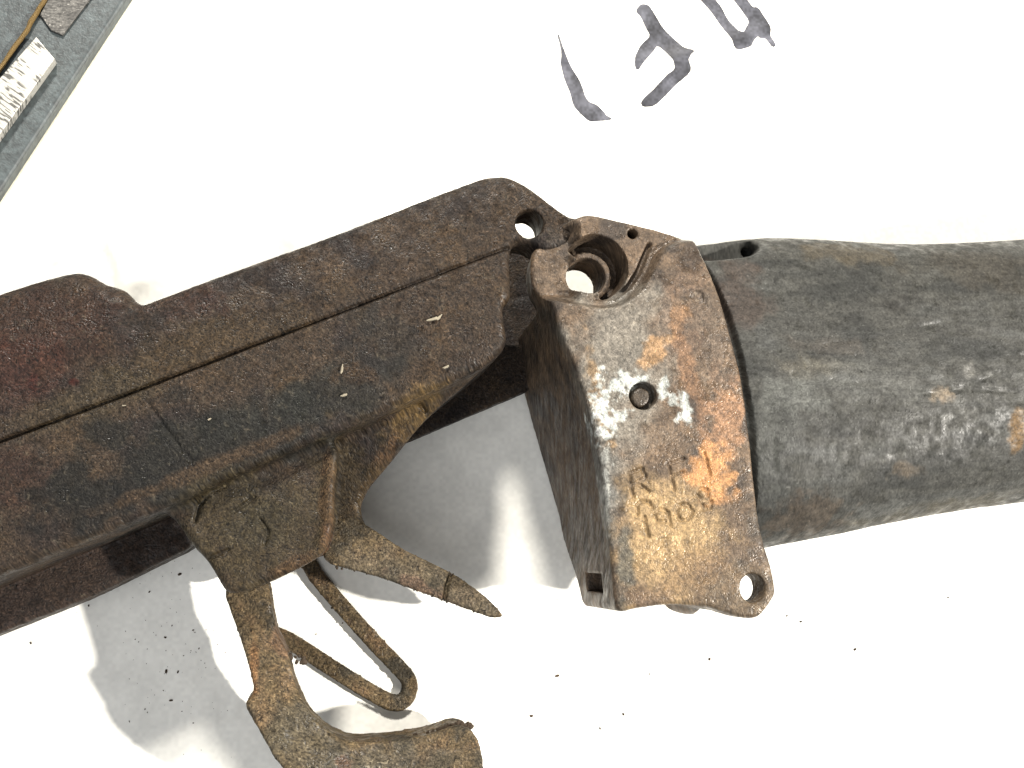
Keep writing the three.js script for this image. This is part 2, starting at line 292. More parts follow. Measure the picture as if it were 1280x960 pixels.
{ // receiver: side wall with upper rail, lower flange, trigger bracket
  const main = poly([[-150, 415], [-70, 380], [0, 356], [50, 341], [90, 332], [108, 337], [128, 350], [154, 357], [172, 379], [190, 372], [230, 357], [300, 331], [400, 296], [500, 257], [570, 230], [606, 217], [632, 214], [656, 225], [690, 252], [716, 271], [742, 268], [728, 288], [704, 310], [680, 315], [664, 302], [642, 300], [637, 330], [641, 372], [628, 383], [636, 425], [628, 441], [600, 462], [560, 480], [520, 497], [470, 520], [400, 548], [330, 580], [270, 605], [235, 622], [208, 634], [160, 655], [120, 672], [60, 695], [0, 720], [-70, 750], [-150, 780]], 30);
  const groove = line([[-150, 604], [0, 551], [100, 514], [170, 488], [250, 457], [330, 426], [420, 392], [500, 361], [570, 334], [636, 309]], 30);
  const block = poly([[-150, 415], [-70, 380], [0, 356], [50, 341], [90, 332], [108, 337], [128, 350], [154, 357], [163, 380], [163, 425], [120, 440], [60, 455], [0, 480], [-150, 530]], 30);
  const step = poly([[600, 302], [702, 300], [702, 372], [690, 372], [640, 370], [600, 400]], 3, 1);
  const web = poly([[570, 400], [640, 370], [760, 370], [760, 500], [710, 490], [690, 470], [664, 462], [640, 462], [612, 472], [580, 490]], 3);
  const flange = poly([[-150, 730], [0, 690], [120, 640], [235, 600], [262, 640], [240, 684], [200, 703], [140, 733], [100, 752], [50, 772], [0, 792], [-150, 850]], 12);
  const bracket = poly([[205, 638], [260, 596], [330, 566], [400, 536], [426, 560], [419, 600], [418, 655], [408, 690], [385, 705], [340, 727], [300, 742], [282, 742], [262, 705], [238, 680], [222, 655]], 26.5);
  const wing = poly([[395, 560], [440, 520], [500, 490], [560, 468], [592, 458], [574, 488], [530, 525], [487, 580], [462, 608], [451, 632], [456, 656], [490, 684], [470, 712], [405, 702], [392, 640]], 17.5);
  const far = poly([[420, 560], [420, 592], [500, 556], [570, 526], [630, 501], [655, 490], [672, 482], [680, 430], [560, 430]], 6, 1);
  const dents = [[540, 399, 5], [345, 455, 6], [130, 470, 8], [250, 545, 9], [60, 560, 10], [335, 640, 6], [275, 690, 5], [300, 650, 6]].map(([x, y, r]) => [...at(x, y, 28), r * 0.12]);
  const scratch = line([[185, 505], [225, 560], [240, 576]], 30);
  const slit = line([[521, 503], [531, 514]], 20);
  const marks = [line([[243, 652], [248, 632], [262, 615], [282, 607]], 26.5), line([[325, 650], [335, 665], [330, 680]], 26.5), line([[290, 640], [318, 622]], 26.5), line([[255, 700], [285, 688]], 26.5)];
  const bb = bounds(main, flange, bracket, wing, web);
  const column = (x, z, c) => {
    c.m = sdPoly(main, x, z); c.g = sdLine(groove, x, z); c.b = sdPoly(block, x, z);
    c.s = sdPoly(step, x, z); c.w = sdPoly(web, x, z); c.f = sdPoly(flange, x, z); c.k = sdPoly(bracket, x, z); c.v = sdPoly(wing, x, z);
    c.fw = sdPoly(far, x, z); c.u = sdPoly(under, x, z); c.h1 = Math.hypot(x - hole1[0], z - hole1[1]) - 2.15;
    // side of the groove: the rail above is a little lower and falls away to its outer edge
    const [ax, az] = groove[1], [bx, bz] = groove[8], side = ((bx - ax) * (z - az) - (bz - az) * (x - ax)) / Math.hypot(bx - ax, bz - az);
    let top = 30 + 0.25 * (fbm(x * 0.09, 1, z * 0.09, 2) - 0.5);
    if (side < 0) { const o = -side; top -= 0.15 * sstep(0, 0.5, o) + 0.012 * o * o * 0.6; }
    else top -= 1.6 * sstep(9, 20, side) * 0.5;
    top += 0.8 * sstep(1.2, -2.5, c.b);
    top -= (0.95 - 0.3 * sstep(at(250, 457, 30)[0], at(600, 320, 30)[0], x) + 0.2 * noise(x * 0.3, 9, z * 0.3)) * sstep(0.40, 0.10, c.g + 0.1 * (noise(x * 1.2, 4, z * 1.2) - 0.5));
    top -= 0.25 * sstep(0.35, 0.05, sdLine(scratch, x, z));
    for (const d of dents) top -= 0.22 * sstep(d[2], 0, Math.hypot(x - d[0], z - d[1]));
    c.top = top;
    let kt = 26.6 + 0.9 * sstep(-2.6, -0.4, c.k) * sstep(8, 20, x - bb[0] - 45) - 0.5;
    for (const q of marks) kt -= 0.5 * sstep(0.45, 0.1, sdLine(q, x, z));
    c.kt = kt + 0.6 * (fbm(x * 0.3, 2, z * 0.3, 2) - 0.5);
    c.vt = 21.5 - 6.4 * sstep(at(500, 480, 17)[1], at(500, 660, 17)[1], z) - 0.7 * sstep(0.45, 0.1, sdLine(slit, x, z));
  };
  const dist = (x, y, z, c) => {
    let d = smax(smax(c.m, y - c.top, 1.8), 1.6 - y, 0.6);
    d = Math.min(d, smax(smax(c.f, y - 12, 1.2), 1.5 - y, 0.6));
    let b = smax(smax(c.k, y - c.kt, 1.6), 5 - y, 0.8);
    b = smin(b, smax(smax(c.v, y - c.vt, 1.4), 9 - y, 1.2), 1.2);
    d = smin(d, b, 1.6);
    d = smax(d, -smax(c.u, y - 22, 0.8), 0.8);
    d = smax(d, -c.h1, 0.5);
    d = Math.min(d, smax(smax(c.fw, y - 6, 1), 1.6 - y, 0.6));
    d = Math.min(d, smax(smax(c.s, y - 2.8, 0.8), 1.6 - y, 0.6));
    return smin(d, smax(smax(c.w, y - 3, 1), 1.6 - y, 0.4), 0.8);
  };
  const stains = [
    stain(60, 400, 110, 60, 30, [0.060, 0.030, 0.022], 0.7, 0.6, 0.25), stain(30, 470, 70, 50, 30, [0.085, 0.034, 0.024], 0.6, 0.7, 0.3), stain(20, 600, 40, 40, 30, [0.07, 0.036, 0.026], 0.6, 0.7, 0.3),
    stain(250, 570, 150, 55, 30, [0.022, 0.023, 0.020], 0.85, 0.8, 0.25, -0.38), stain(400, 500, 130, 30, 30, [0.030, 0.032, 0.028], 0.75, 0.8, 0.25, -0.38), stain(110, 620, 70, 40, 30, [0.018, 0.018, 0.016], 0.85, 0.9, 0.35),
    stain(130, 540, 40, 20, 30, [0.022, 0.022, 0.019], 0.8, 0.9, 0.4, -0.3), stain(220, 495, 18, 10, 30, [0.020, 0.018, 0.016], 0.7, 0.8, 0.6), stain(480, 420, 50, 40, 30, [0.028, 0.028, 0.026], 0.6, 0.9, 0.4),
    stain(140, 470, 22, 14, 30, [0.030, 0.022, 0.020], 0.8, 0.9, 0.6), stain(92, 477, 8, 5, 30, [0.07, 0.018, 0.014], 0.9, 0.5, 0.9), stain(40, 478, 8, 12, 30, [0.06, 0.018, 0.014], 0.8, 0.5, 0.9),
    stain(280, 420, 140, 30, 30, [0.078, 0.054, 0.028], 0.55, 0.9, 0.3, -0.38), stain(100, 500, 90, 25, 30, [0.085, 0.066, 0.040], 0.7, 0.8, 0.3, -0.35), stain(230, 370, 50, 30, 30, [0.060, 0.026, 0.022], 0.45, 0.9, 0.4), stain(440, 470, 30, 12, 30, [0.085, 0.050, 0.026], 0.6, 0.9, 0.5),
    stain(300, 660, 100, 70, 26.5, [0.082, 0.064, 0.034], 0.85, 0.5, 0.35), stain(330, 655, 40, 35, 26.5, [0.058, 0.050, 0.030], 0.6, 0.8, 0.5),
    stain(410, 640, 10, 65, 27, [0.22, 0.115, 0.06], 0.75, 0.6, 0.6), stain(370, 705, 40, 9, 26.5, [0.15, 0.09, 0.046], 0.7, 0.6, 0.6, -0.4), stain(250, 590, 130, 9, 28, [0.10, 0.065, 0.038], 0.7, 0.6, 0.5, -0.41),
    stain(520, 515, 40, 22, 24, [0.20, 0.130, 0.050], 0.8, 0.6, 0.5, -0.7), stain(470, 590, 10, 50, 22, [0.17, 0.095, 0.044], 0.7, 0.6, 0.6, 0.5), stain(440, 620, 60, 80, 24, [0.092, 0.070, 0.034], 0.6, 0.6, 0.5),
    stain(640, 235, 60, 24, 30, [0.085, 0.062, 0.044], 0.7, 0.6, 0.5), stain(695, 340, 20, 36, 24, [0.12, 0.10, 0.085], 0.7, 0.6, 0.7),
  ];
  const colour = (x, y, z, nx, ny, nz, rgb) => {
    const a = fbm(x * 0.22, y * 0.22, z * 0.22, 4), b = fbm(x * 0.9 + 9, y * 0.9, z * 0.9, 3), s = noise(x * 2.2, y * 2.2, z * 2.2);
    rgb[0] = 0.072; rgb[1] = 0.051; rgb[2] = 0.036;
    mix(rgb, [0.090, 0.060, 0.036], sstep(0.5, 0.75, a)); mix(rgb, [0.040, 0.030, 0.026], sstep(0.5, 0.3, a));
    if (y > 14) applyStains(stains, x, y, z, rgb); else if (y > 10) mix(rgb, [0.07, 0.046, 0.036], 0.7);
    const m = 0.65 + 0.7 * b; rgb[0] *= m; rgb[1] *= m; rgb[2] *= m;
    if (s > 0.8) mix(rgb, [0.22, 0.19, 0.14], (s - 0.8) * 2.6);
    const w = 0.95; rgb[0] *= w; rgb[1] *= w; rgb[2] *= w;
  };
  add(solid(bb, 1, 32.5, 0.25, column, dist, crust, colour), rustMat, 'receiver', rifle);
}

{ // butt socket: thick collar plate with recess, holes, lug and stamped marks
  const right = [[706, 275], [722, 267], [740, 261], [770, 268], [800, 275], [830, 282], [856, 291], [870, 300], [884, 330], [901, 370], [918, 430], [930, 480], [938, 540], [944, 600], [949, 650], [957, 682], [967, 712], [972, 742], [962, 764], [945, 774], [925, 772], [903, 765], [880, 758], [840, 755], [800, 760], [776, 766]];
  const out = poly([[688, 368], [672, 354], [667, 330], [668, 304], [684, 290], ...right, [770, 758], [766, 715], [762, 670], [757, 620], [750, 572], [741, 528], [729, 486], [715, 447], [700, 412]], 34);
  const high = poly([[600, 372], [690, 372], [722, 378], [752, 384], [776, 380], [800, 364], [816, 338], [826, 316], [840, 304], [872, 296], [1010, 290], [1010, 800], [600, 800]], 34);
  const lip = line([[746, 372], [768, 371], [786, 358], [798, 340], [806, 320], [812, 306]], 32);
  const strokes = [ // R F I and the year 1908, struck into the metal
    [[792, 622], [786, 592]], [[786, 592], [803, 586], [808, 596], [791, 606]], [[797, 604], [812, 614]],
    [[843, 612], [836, 580]], [[836, 580], [857, 573]], [[840, 595], [854, 590]], [[888, 594], [881, 566]],
    [[811, 672], [806, 646]], [[798, 644], [796, 632], [803, 626], [813, 628], [816, 636]],
    [[839, 658], [836, 640], [826, 636], [819, 643], [822, 652], [834, 652]],
    [[846, 641], [850, 650], [861, 650], [866, 640], [860, 630], [850, 631], [846, 641]],
    [[878, 626], [872, 619], [876, 611], [885, 612], [885, 620], [878, 626], [880, 636], [889, 635], [890, 626], [878, 626]],
  ].map(p => line(p, 34));
  const pinC = at(803, 495, 33.5), small = at(790, 293, 31.5), lugH = at(938, 735, 33), dot = at(872, 371, 34);
  const lug = poly([[900, 700], [960, 670], [1010, 690], [1010, 800], [890, 800], [880, 765]], 26, 1);
  const notch = line([[700, 718], [760, 716], [763, 739], [700, 741]], 22);
  const bump = at(868, 752, 22);
  const base = [...line([[690, 330], ...right, [770, 758], [766, 715]], 34), ...line([[700, 650], [681, 584], [664, 525], [652, 480], [648, 440]], 2)];
  const zA = at(760, 640, 34)[1], zB = at(760, 764, 34)[1];
  const bb = bounds(out, base, [[bump[0], bump[1] + 2]]);
  const column = (x, z, c) => {
    c.o = sdPoly(out, x, z); c.b = sdPoly(base, x, z); c.u = sdPoly(under, x, z); c.l = sdPoly(lug, x, z); c.n = sdPoly(notch, x, z);
    const hi = sdPoly(high, x, z); c.y0 = 1.6 + 11 * sstep(zA, zB, z);
    c.h2 = Math.hypot(x - hole2[0], z - hole2[1]); c.h1 = Math.hypot(x - hole1[0], z - hole1[1]) - 2.15;
    c.p = Math.hypot(x - pinC[0], z - pinC[1]); c.sm = Math.hypot(x - small[0], z - small[1]); c.lh = Math.hypot((x - lugH[0]) * 1.08, z - lugH[1]);
    let top = 34 - 2.0 * sstep(-0.5, 0.7, hi);
    top -= 1.0 * sstep(0.6, 0.15, sdLine(lip, x, z));
    // the face rolls off towards the left edge, and the rim by the stock is beaten up
    top -= 0.012 * Math.max(0, 3.5 + c.o) ** 2;
    let st = 9; for (const q of strokes) { const d = sdLine(q, x, z); if (d < st) st = d; }
    top -= 0.44 * sstep(0.36, 0.08, st + 0.16 * (noise(x * 1.5, 3, z * 1.5) - 0.5));
    top -= 0.35 * sstep(1.15, 0.8, Math.hypot(x - dot[0], z - dot[1]));
    top += 0.35 * (fbm(x * 0.12, 8, z * 0.12, 2) - 0.5);
    // recess around hole 2: deep crescent, with a collar round the hole
    const rx = x - hole2[0] - 1.0, rz = z - hole2[1] + 1.1, rr = Math.hypot(rx, rz);
    const rec = sstep(5.0, 4.6, rr) * sstep(-0.6, 0.6, rx * 0.85 - rz * 0.5 + 1.2);
    top = Math.min(top, top - rec * 5.6);
    if (c.h2 < 3.9) top = Math.max(top, 30.2 - 0.3 * (c.h2 - 2.7));
    // shallow shelf towards the receiver
    const sh = sstep(0.5, -1.2, x - (hole2[0] - 1.6)) * sstep(-6.6, -4.6, -Math.abs(z - (hole2[1] - 2)) );
    top -= 2.6 * sh;
    c.top = top;
  };
  const dist = (x, y, z, c) => {
    const t = clamp((y - 2) / 31), o = c.b + (c.o - c.b) * t;
    let d = smax(smax(o, y - c.top, 0.9), c.y0 - y, 0.8);
    d = smin(d, Math.hypot((x - bump[0]) / 4.4, (y - 21) / 3, (z - bump[1]) / 2) * 2 - 2, 0.8);
    d = smax(d, -smax(c.u, y - 22, 0.8), 0.8);
    d = smax(d, -smax(c.l, y - 28.6, 0.6), 0.8);
    d = smax(d, -(c.h2 - 2.95), 0.4); d = smax(d, -c.h1, 0.5);
    d = smax(d, -Math.max(c.p - 2.05, 31.6 - y), 0.35); d = smax(d, -Math.max(c.sm - 0.8, 27 - y), 0.3); d = smax(d, -(c.lh - 2.05), 0.6);
    d = smax(d, -Math.max(c.n, 17.2 - y, y - 27), 0.4);
    return d;
  };
  const pale = [0.54, 0.58, 0.57], org = [0.36, 0.205, 0.105], tan = [0.36, 0.25, 0.13], grey = [0.21, 0.195, 0.17], brown = [0.115, 0.083, 0.058];
  const stains = [
    stain(780, 450, 70, 100, 34, grey, 0.85, 0.6, 0.3), stain(750, 600, 22, 90, 33, [0.16, 0.16, 0.15], 0.85, 0.5, 0.4), stain(860, 400, 40, 60, 34, [0.17, 0.115, 0.08], 0.6, 0.7, 0.4), stain(880, 395, 26, 34, 34, [0.10, 0.08, 0.062], 0.6, 0.8, 0.5),
    stain(835, 670, 72, 80, 34, tan, 0.9, 0.5, 0.35), stain(908, 520, 22, 60, 34, [0.33, 0.19, 0.11], 0.8, 0.9, 0.5), stain(890, 590, 26, 40, 34, [0.52, 0.27, 0.115], 0.85, 0.9, 0.6), stain(816, 440, 14, 28, 34, [0.37, 0.23, 0.12], 0.85, 0.8, 0.7, 0.6), stain(862, 470, 12, 60, 34, [0.22, 0.125, 0.07], 0.7, 0.9, 0.5, -0.3),
    stain(748, 500, 9, 64, 33, [0.26, 0.16, 0.07], 0.65, 0.8, 0.6, -0.2), stain(848, 392, 12, 20, 34, [0.28, 0.165, 0.09], 0.65, 0.9, 0.7), stain(895, 440, 20, 30, 34, [0.12, 0.092, 0.07], 0.7, 0.9, 0.5), stain(905, 475, 16, 12, 34, [0.10, 0.08, 0.064], 0.6, 0.9, 0.6),
    stain(932, 650, 24, 60, 34, [0.13, 0.092, 0.062], 0.8, 0.8, 0.4), stain(940, 655, 10, 30, 34, [0.06, 0.048, 0.036], 0.7, 1, 0.6), stain(920, 740, 60, 34, 34, [0.125, 0.093, 0.06], 0.75, 0.5, 0.5), stain(870, 715, 50, 30, 34, [0.20, 0.13, 0.07], 0.6, 0.8, 0.4), stain(783, 700, 12, 60, 34, [0.09, 0.095, 0.085], 0.75, 0.7, 0.5), stain(800, 745, 40, 12, 34, [0.15, 0.10, 0.064], 0.7, 0.6, 0.6),
    stain(756, 528, 13, 24, 34, pale, 0.95, 1.3, 1.2), stain(752, 500, 9, 24, 34, pale, 0.9, 1.4, 1.2), stain(782, 478, 22, 12, 34, pale, 0.9, 1.3, 1.2), stain(778, 520, 12, 9, 34, pale, 0.8, 1.3, 1.2), stain(856, 518, 9, 18, 34, pale, 0.95, 1.2, 1.0), stain(842, 500, 8, 9, 34, pale, 0.7, 1.4, 1.2), stain(829, 485, 6, 14, 34, pale, 0.8, 1.3, 1.2), stain(757, 610, 5, 50, 33, [0.42, 0.43, 0.41], 0.7, 1.2, 1),
    stain(700, 335, 24, 30, 30, [0.20, 0.185, 0.16], 0.7, 0.6, 0.7),
  ];
  const colour = (x, y, z, nx, ny, nz, rgb) => {
    const a = fbm(x * 0.28 + 4, y * 0.28, z * 0.28, 4), b = fbm(x * 1.0 + 2, y, z, 3), s = noise(x * 2.4, y * 2.4, z * 2.4);
    rgb[0] = brown[0]; rgb[1] = brown[1]; rgb[2] = brown[2];
    mix(rgb, [0.15, 0.105, 0.07], sstep(0.48, 0.75, a)); mix(rgb, [0.06, 0.046, 0.036], sstep(0.5, 0.3, a));
    if (y > 30.5) applyStains(stains, x, y, z, rgb);
    const m = 0.62 + 0.76 * b; rgb[0] *= m; rgb[1] *= m; rgb[2] *= m;
    if (s > 0.86) mix(rgb, [0.45, 0.38, 0.28], (s - 0.86) * 3.5);
    const w = 1.68; rgb[0] = Math.min(0.95, rgb[0] * w); rgb[1] = Math.min(0.95, rgb[1] * w); rgb[2] = Math.min(0.95, rgb[2] * w);
  };
  const sock = add(solid(bb, 1, 35.5, 0.21, column, dist, (x, y, z) => 0.7 * crust(x, y, z), colour), socketMat, 'butt_socket', rifle);
  // the pin in its hole
  const pin = solid([pinC[0] - 1.7, pinC[0] + 1.7, pinC[1] - 1.7, pinC[1] + 1.7], 30.5, 33.4, 0.16,
    (x, z, c) => { c.r = Math.hypot(x - pinC[0] + 0.1, z - pinC[1] - 0.1) - 1.5; }, (x, y, z, c) => smax(smax(c.r, y - 33.1, 0.7), 30.8 - y, 0.3), (x, y, z) => 0.8 * crust(x, y, z),
    (x, y, z, nx, ny, nz, rgb) => { const b = 0.5 + fbm(x, y, z, 3); rgb[0] = 0.10 * b; rgb[1] = 0.078 * b; rgb[2] = 0.058 * b; });
  add(pin, socketMat, 'pin', sock);
}

{ // wooden stock
  const topE = [[870, 313], [900, 308], [945, 304], [1000, 307], [1080, 312], [1150, 313], [1220, 310], [1280, 304], [1360, 292], [1460, 275]], botE = [[870, 700], [955, 685], [1020, 672], [1100, 655], [1200, 637], [1280, 627], [1360, 620], [1460, 616]];
  const T = line(topE, 17), B = line(botE, 17);
  const lerpE = (L, x) => { for (let i = 0; i + 1 < L.length; i++) if (x < L[i + 1][0] || i + 2 === L.length) { const t = clamp((x - L[i][0]) / (L[i + 1][0] - L[i][0]), -0.5, 1.5); return L[i][1] + (L[i + 1][1] - L[i][1]) * t; } };
  const soft = (L, x) => (lerpE(L, x - 4) + lerpE(L, x) * 2 + lerpE(L, x + 4)) / 4;
  const endLine = line([[872, 290], [885, 330], [905, 390], [920, 450], [932, 520], [940, 600], [948, 690]], 32);
  const xEnd = T[T.length - 1][0] - 2;
  const nick = poly([[870, 296], [944, 296], [944, 318], [930, 325], [900, 328], [870, 330]], 26, 1), pit = at(938, 312, 25);
  const cuts = [ // scratches and gouges: line, width, depth
    [[[1142, 410], [1190, 402]], 0.5, 0.35], [[[1148, 432], [1162, 452]], 0.35, 0.2], [[[1184, 458], [1192, 474]], 0.3, 0.15], [[[1112, 365], [1098, 368], [1090, 360]], 0.7, 0.4], [[[1108, 356], [1140, 350]], 0.4, 0.25], [[[1060, 505], [1085, 500]], 0.4, 0.2],
    [[[1215, 480], [1250, 466]], 0.35, 0.2], [[[1118, 568], [1138, 565]], 0.3, 0.25], [[[960, 512], [1010, 512]], 0.35, 0.2], [[[1155, 492], [1205, 486], [1270, 490]], 0.45, 0.35], [[[1030, 430], [1100, 422], [1130, 416]], 0.3, 0.2], [[[1040, 475], [1090, 480]], 0.5, 0.25],
  ].map(([p, w, d]) => [line(p, 32.5), w, d * 0.6]);
  const chips = [[1068, 446, 4, 0.4], [1212, 462, 8, 0.55], [1170, 492, 9, 0.5], [1097, 584, 5, 0.5], [1277, 445, 8, 0.5], [1130, 385, 9, 0.35], [1112, 352, 8, 0.4], [990, 470, 14, 0.25]].map(([x, y, r, d]) => [...at(x, y, 32), r * 0.12, d]);
  const x0 = at(868, 300, 32)[0], zmin = Math.min(...T.map(p => p[1])), zmax = Math.max(...B.map(p => p[1]));
  const column = (x, z, c) => {
    const t = soft(T, x), b = soft(B, x); c.zc = (t + b) / 2; c.hw = (b - t) / 2; c.hh = 15.4;
    let i = 0; while (i + 2 < endLine.length && z > endLine[i + 1][1]) i++;
    const [ex, ez] = endLine[i], [fx, fz] = endLine[i + 1]; c.e = ex + (fx - ex) * (z - ez) / (fz - ez) - 1.2 - x; c.n = sdPoly(nick, x, z); c.pt = Math.hypot(x - pit[0], z - pit[1]);
    let g = 0; for (const [q, w, d] of cuts) g += d * sstep(w * 1.2, w * 0.1, sdLine(q, x, z) + 0.15 * (noise(x * 2, 1, z * 2) - 0.5));
    for (const q of chips) g += 0.6 * q[3] * sstep(q[2], 0, Math.hypot(x - q[0], z - q[1]) + 0.8 * (noise(x * 1.4, 6, z * 1.4) - 0.5));
    // a shallow ragged patch where the surface has broken away along the grain
    g += 0.05 * sstep(0.44, 0.68, fbm(x * 0.25, 2, z * 0.7, 4)) * sstep(26, 12, Math.abs(z - c.zc + 4) * 1.6);
    c.gouge = g;
  };
  const dist = (x, y, z, c) => {
    const u = (z - c.zc) / c.hw, v = (y - 17.2) / c.hh;
    const a = Math.pow(Math.pow(Math.abs(u), 2.7) + Math.pow(Math.abs(v), 2.7), 1 / 2.7);
    let d = (a - 1) * 15.4;
    if (y > 18) d += c.gouge; d += 1.5 * sstep(2.35, 1.9, -c.e);
    d = smax(d, c.e, 0.8); d = smax(d, x - xEnd, 1);
    d = smax(d, -smax(c.n, 23.5 - y, 0.6), 0.5);
    return smax(d, -Math.max(c.pt - 0.9, 18 - y), 0.4);
  };
  const stains = [
    stain(1274, 540, 11, 24, 32, [0.26, 0.15, 0.055], 0.75, 0.7, 0.6), stain(1174, 494, 14, 9, 32, [0.34, 0.27, 0.2], 0.8, 0.8, 0.8), stain(990, 500, 40, 26, 32, [0.17, 0.175, 0.165], 0.65, 0.9, 0.4), stain(1010, 460, 40, 12, 32, [0.16, 0.145, 0.115], 0.6, 0.9, 0.5), stain(1210, 462, 7, 10, 32, [0.3, 0.29, 0.27], 0.6, 1.2, 1.2),
    stain(1000, 645, 50, 24, 26, [0.11, 0.08, 0.056], 0.55, 0.9, 0.6), stain(1130, 590, 20, 10, 30, [0.17, 0.13, 0.09], 0.6, 0.9, 0.6), stain(925, 370, 30, 50, 31, [0.085, 0.062, 0.05], 0.75, 0.7, 0.4), stain(1050, 320, 60, 16, 26, [0.11, 0.09, 0.062], 0.7, 0.8, 0.4), stain(1220, 340, 90, 26, 28, [0.07, 0.062, 0.05], 0.7, 0.7, 0.3),
    stain(1090, 480, 80, 24, 32, [0.15, 0.15, 0.14], 0.45, 1.2, 0.5, 0.1), stain(1180, 640, 110, 12, 24, [0.14, 0.125, 0.095], 0.6, 0.8, 0.4, -0.15), stain(1040, 430, 40, 12, 32, [0.11, 0.098, 0.085], 0.6, 1, 0.5), stain(1120, 380, 14, 12, 32, [0.03, 0.028, 0.025], 0.6, 1, 0.6),
    stain(960, 560, 30, 80, 32, [0.085, 0.088, 0.082], 0.6, 0.8, 0.3),
  ];
  const colour = (x, y, z, nx, ny, nz, rgb) => {
    const a = fbm(x * 0.1, y * 0.3, z * 0.3, 4), b = fbm(x * 0.5 + 4, y, z * 1.1, 3);
    rgb[0] = 0.080; rgb[1] = 0.079; rgb[2] = 0.072;
    mix(rgb, [0.098, 0.100, 0.096], sstep(0.5, 0.72, a)); mix(rgb, [0.048, 0.049, 0.046], sstep(0.52, 0.3, a));
    if (y > 16) applyStains(stains, x, y, z, rgb);
    const m = 0.75 + 0.5 * b; const w = 0.97; rgb[0] *= m * w; rgb[1] *= m * w; rgb[2] *= m * w;
  };
  add(solid([x0 - 3, xEnd + 1, zmin - 1, zmax + 1], 1, 33.5, 0.33, column, dist, (x, y, z) => 0.09 * (fbm(x * 0.25, y * 0.8, z * 0.8, 3) - 0.5) + 0.2 * (fbm(x * 0.1, y * 0.15, z * 0.15, 2) - 0.5), colour, (zmin + zmax) / 2), woodMat, 'wooden_stock', rifle);
}

// earthy brown rust for the small trigger parts
const earth = (dark, warm, stains = []) => (x, y, z, nx, ny, nz, rgb) => {
  const a = fbm(x * 0.35 + 3, y * 0.35, z * 0.35, 4), b = fbm(x * 1.1, y * 1.1, z * 1.1 + 8, 3), s = noise(x * 2.3, y * 2.3, z * 2.3);
  rgb[0] = 0.120 * dark; rgb[1] = 0.089 * dark; rgb[2] = 0.050 * dark;
  mix(rgb, [0.165 * dark, 0.108 * dark, 0.06 * dark], 0.8 * sstep(0.52, 0.72, a) * warm); mix(rgb, [0.06, 0.05, 0.034], sstep(0.48, 0.3, a));
  const m = (0.68 + 0.64 * b) * 1.75; applyStains(stains, x, y, z, rgb); rgb[0] *= m; rgb[1] *= m; rgb[2] *= m;
  if (s > 0.86) mix(rgb, [0.26, 0.22, 0.15], (s - 0.86) * 3.5);
};
const ragged = (x, y, z) => 0.9 * crust(x, y, z) - 1.1 * Math.max(0, noise(x * 2.3, y * 2.3, z * 2.3) - 0.78);

{ // pointed sear tang
  const q = poly([[430, 640], [470, 664], [500, 685], [540, 704], [570, 719], [605, 744], [622, 760], [630, 771], [616, 773], [600, 767], [560, 752], [520, 738], [480, 723], [440, 712], [408, 704], [400, 680]], 15, 1);
  const crack = line([[564, 718], [558, 732], [555, 752]], 15);
  const g = solid(bounds(q), 6, 17, 0.2, (x, z, c) => { c.q = sdPoly(q, x, z); c.c = sdLine(crack, x, z); c.t = 15.3 - 0.9 * sstep(0.5, 0.1, c.c); },
    (x, y, z, c) => smax(smax(c.q, y - c.t, 0.5), 8.5 - y, 1), ragged, earth(0.95, 0.6, [stain(500, 715, 80, 30, 15, [0.095, 0.08, 0.056], 0.7, 0.6, 0.4), stain(590, 750, 40, 26, 15, [0.10, 0.085, 0.062], 0.7, 0.7, 0.5), stain(530, 735, 40, 8, 15, [0.12, 0.075, 0.055], 0.6, 0.8, 0.6, 0.4)]));
  add(g, rustMat, 'sear', rifle);
}
{ // leaf spring bent to a V
  let pts = [[386, 704], [398, 724], [430, 761], [472, 808], [502, 838], [513, 852], [512, 868], [503, 879], [490, 880], [476, 873], [450, 858], [400, 826], [362, 801], [342, 793]];
  for (let r = 0; r < 3; r++) { const o = [pts[0]]; for (let i = 0; i + 1 < pts.length; i++) { const [a, b] = [pts[i], pts[i + 1]]; o.push([a[0] * 0.75 + b[0] * 0.25, a[1] * 0.75 + b[1] * 0.25], [a[0] * 0.25 + b[0] * 0.75, a[1] * 0.25 + b[1] * 0.75]); } o.push(pts[pts.length - 1]); pts = o; }
  const q = line(pts, 0.9);
  const g = solid(bounds(q).map((v, i) => v + (i % 2 ? 2 : -2)), -1.1, 2.4, 0.18, (x, z, c) => { c.q = sdLine(q, x, z) - 1.3; }, (x, y, z, c) => smax(smax(c.q, y - 0.9, 0.5), -0.9 - y, 0.4), ragged, earth(1.0, 1));
  add(g, rustMat, 'spring', rifle);
}
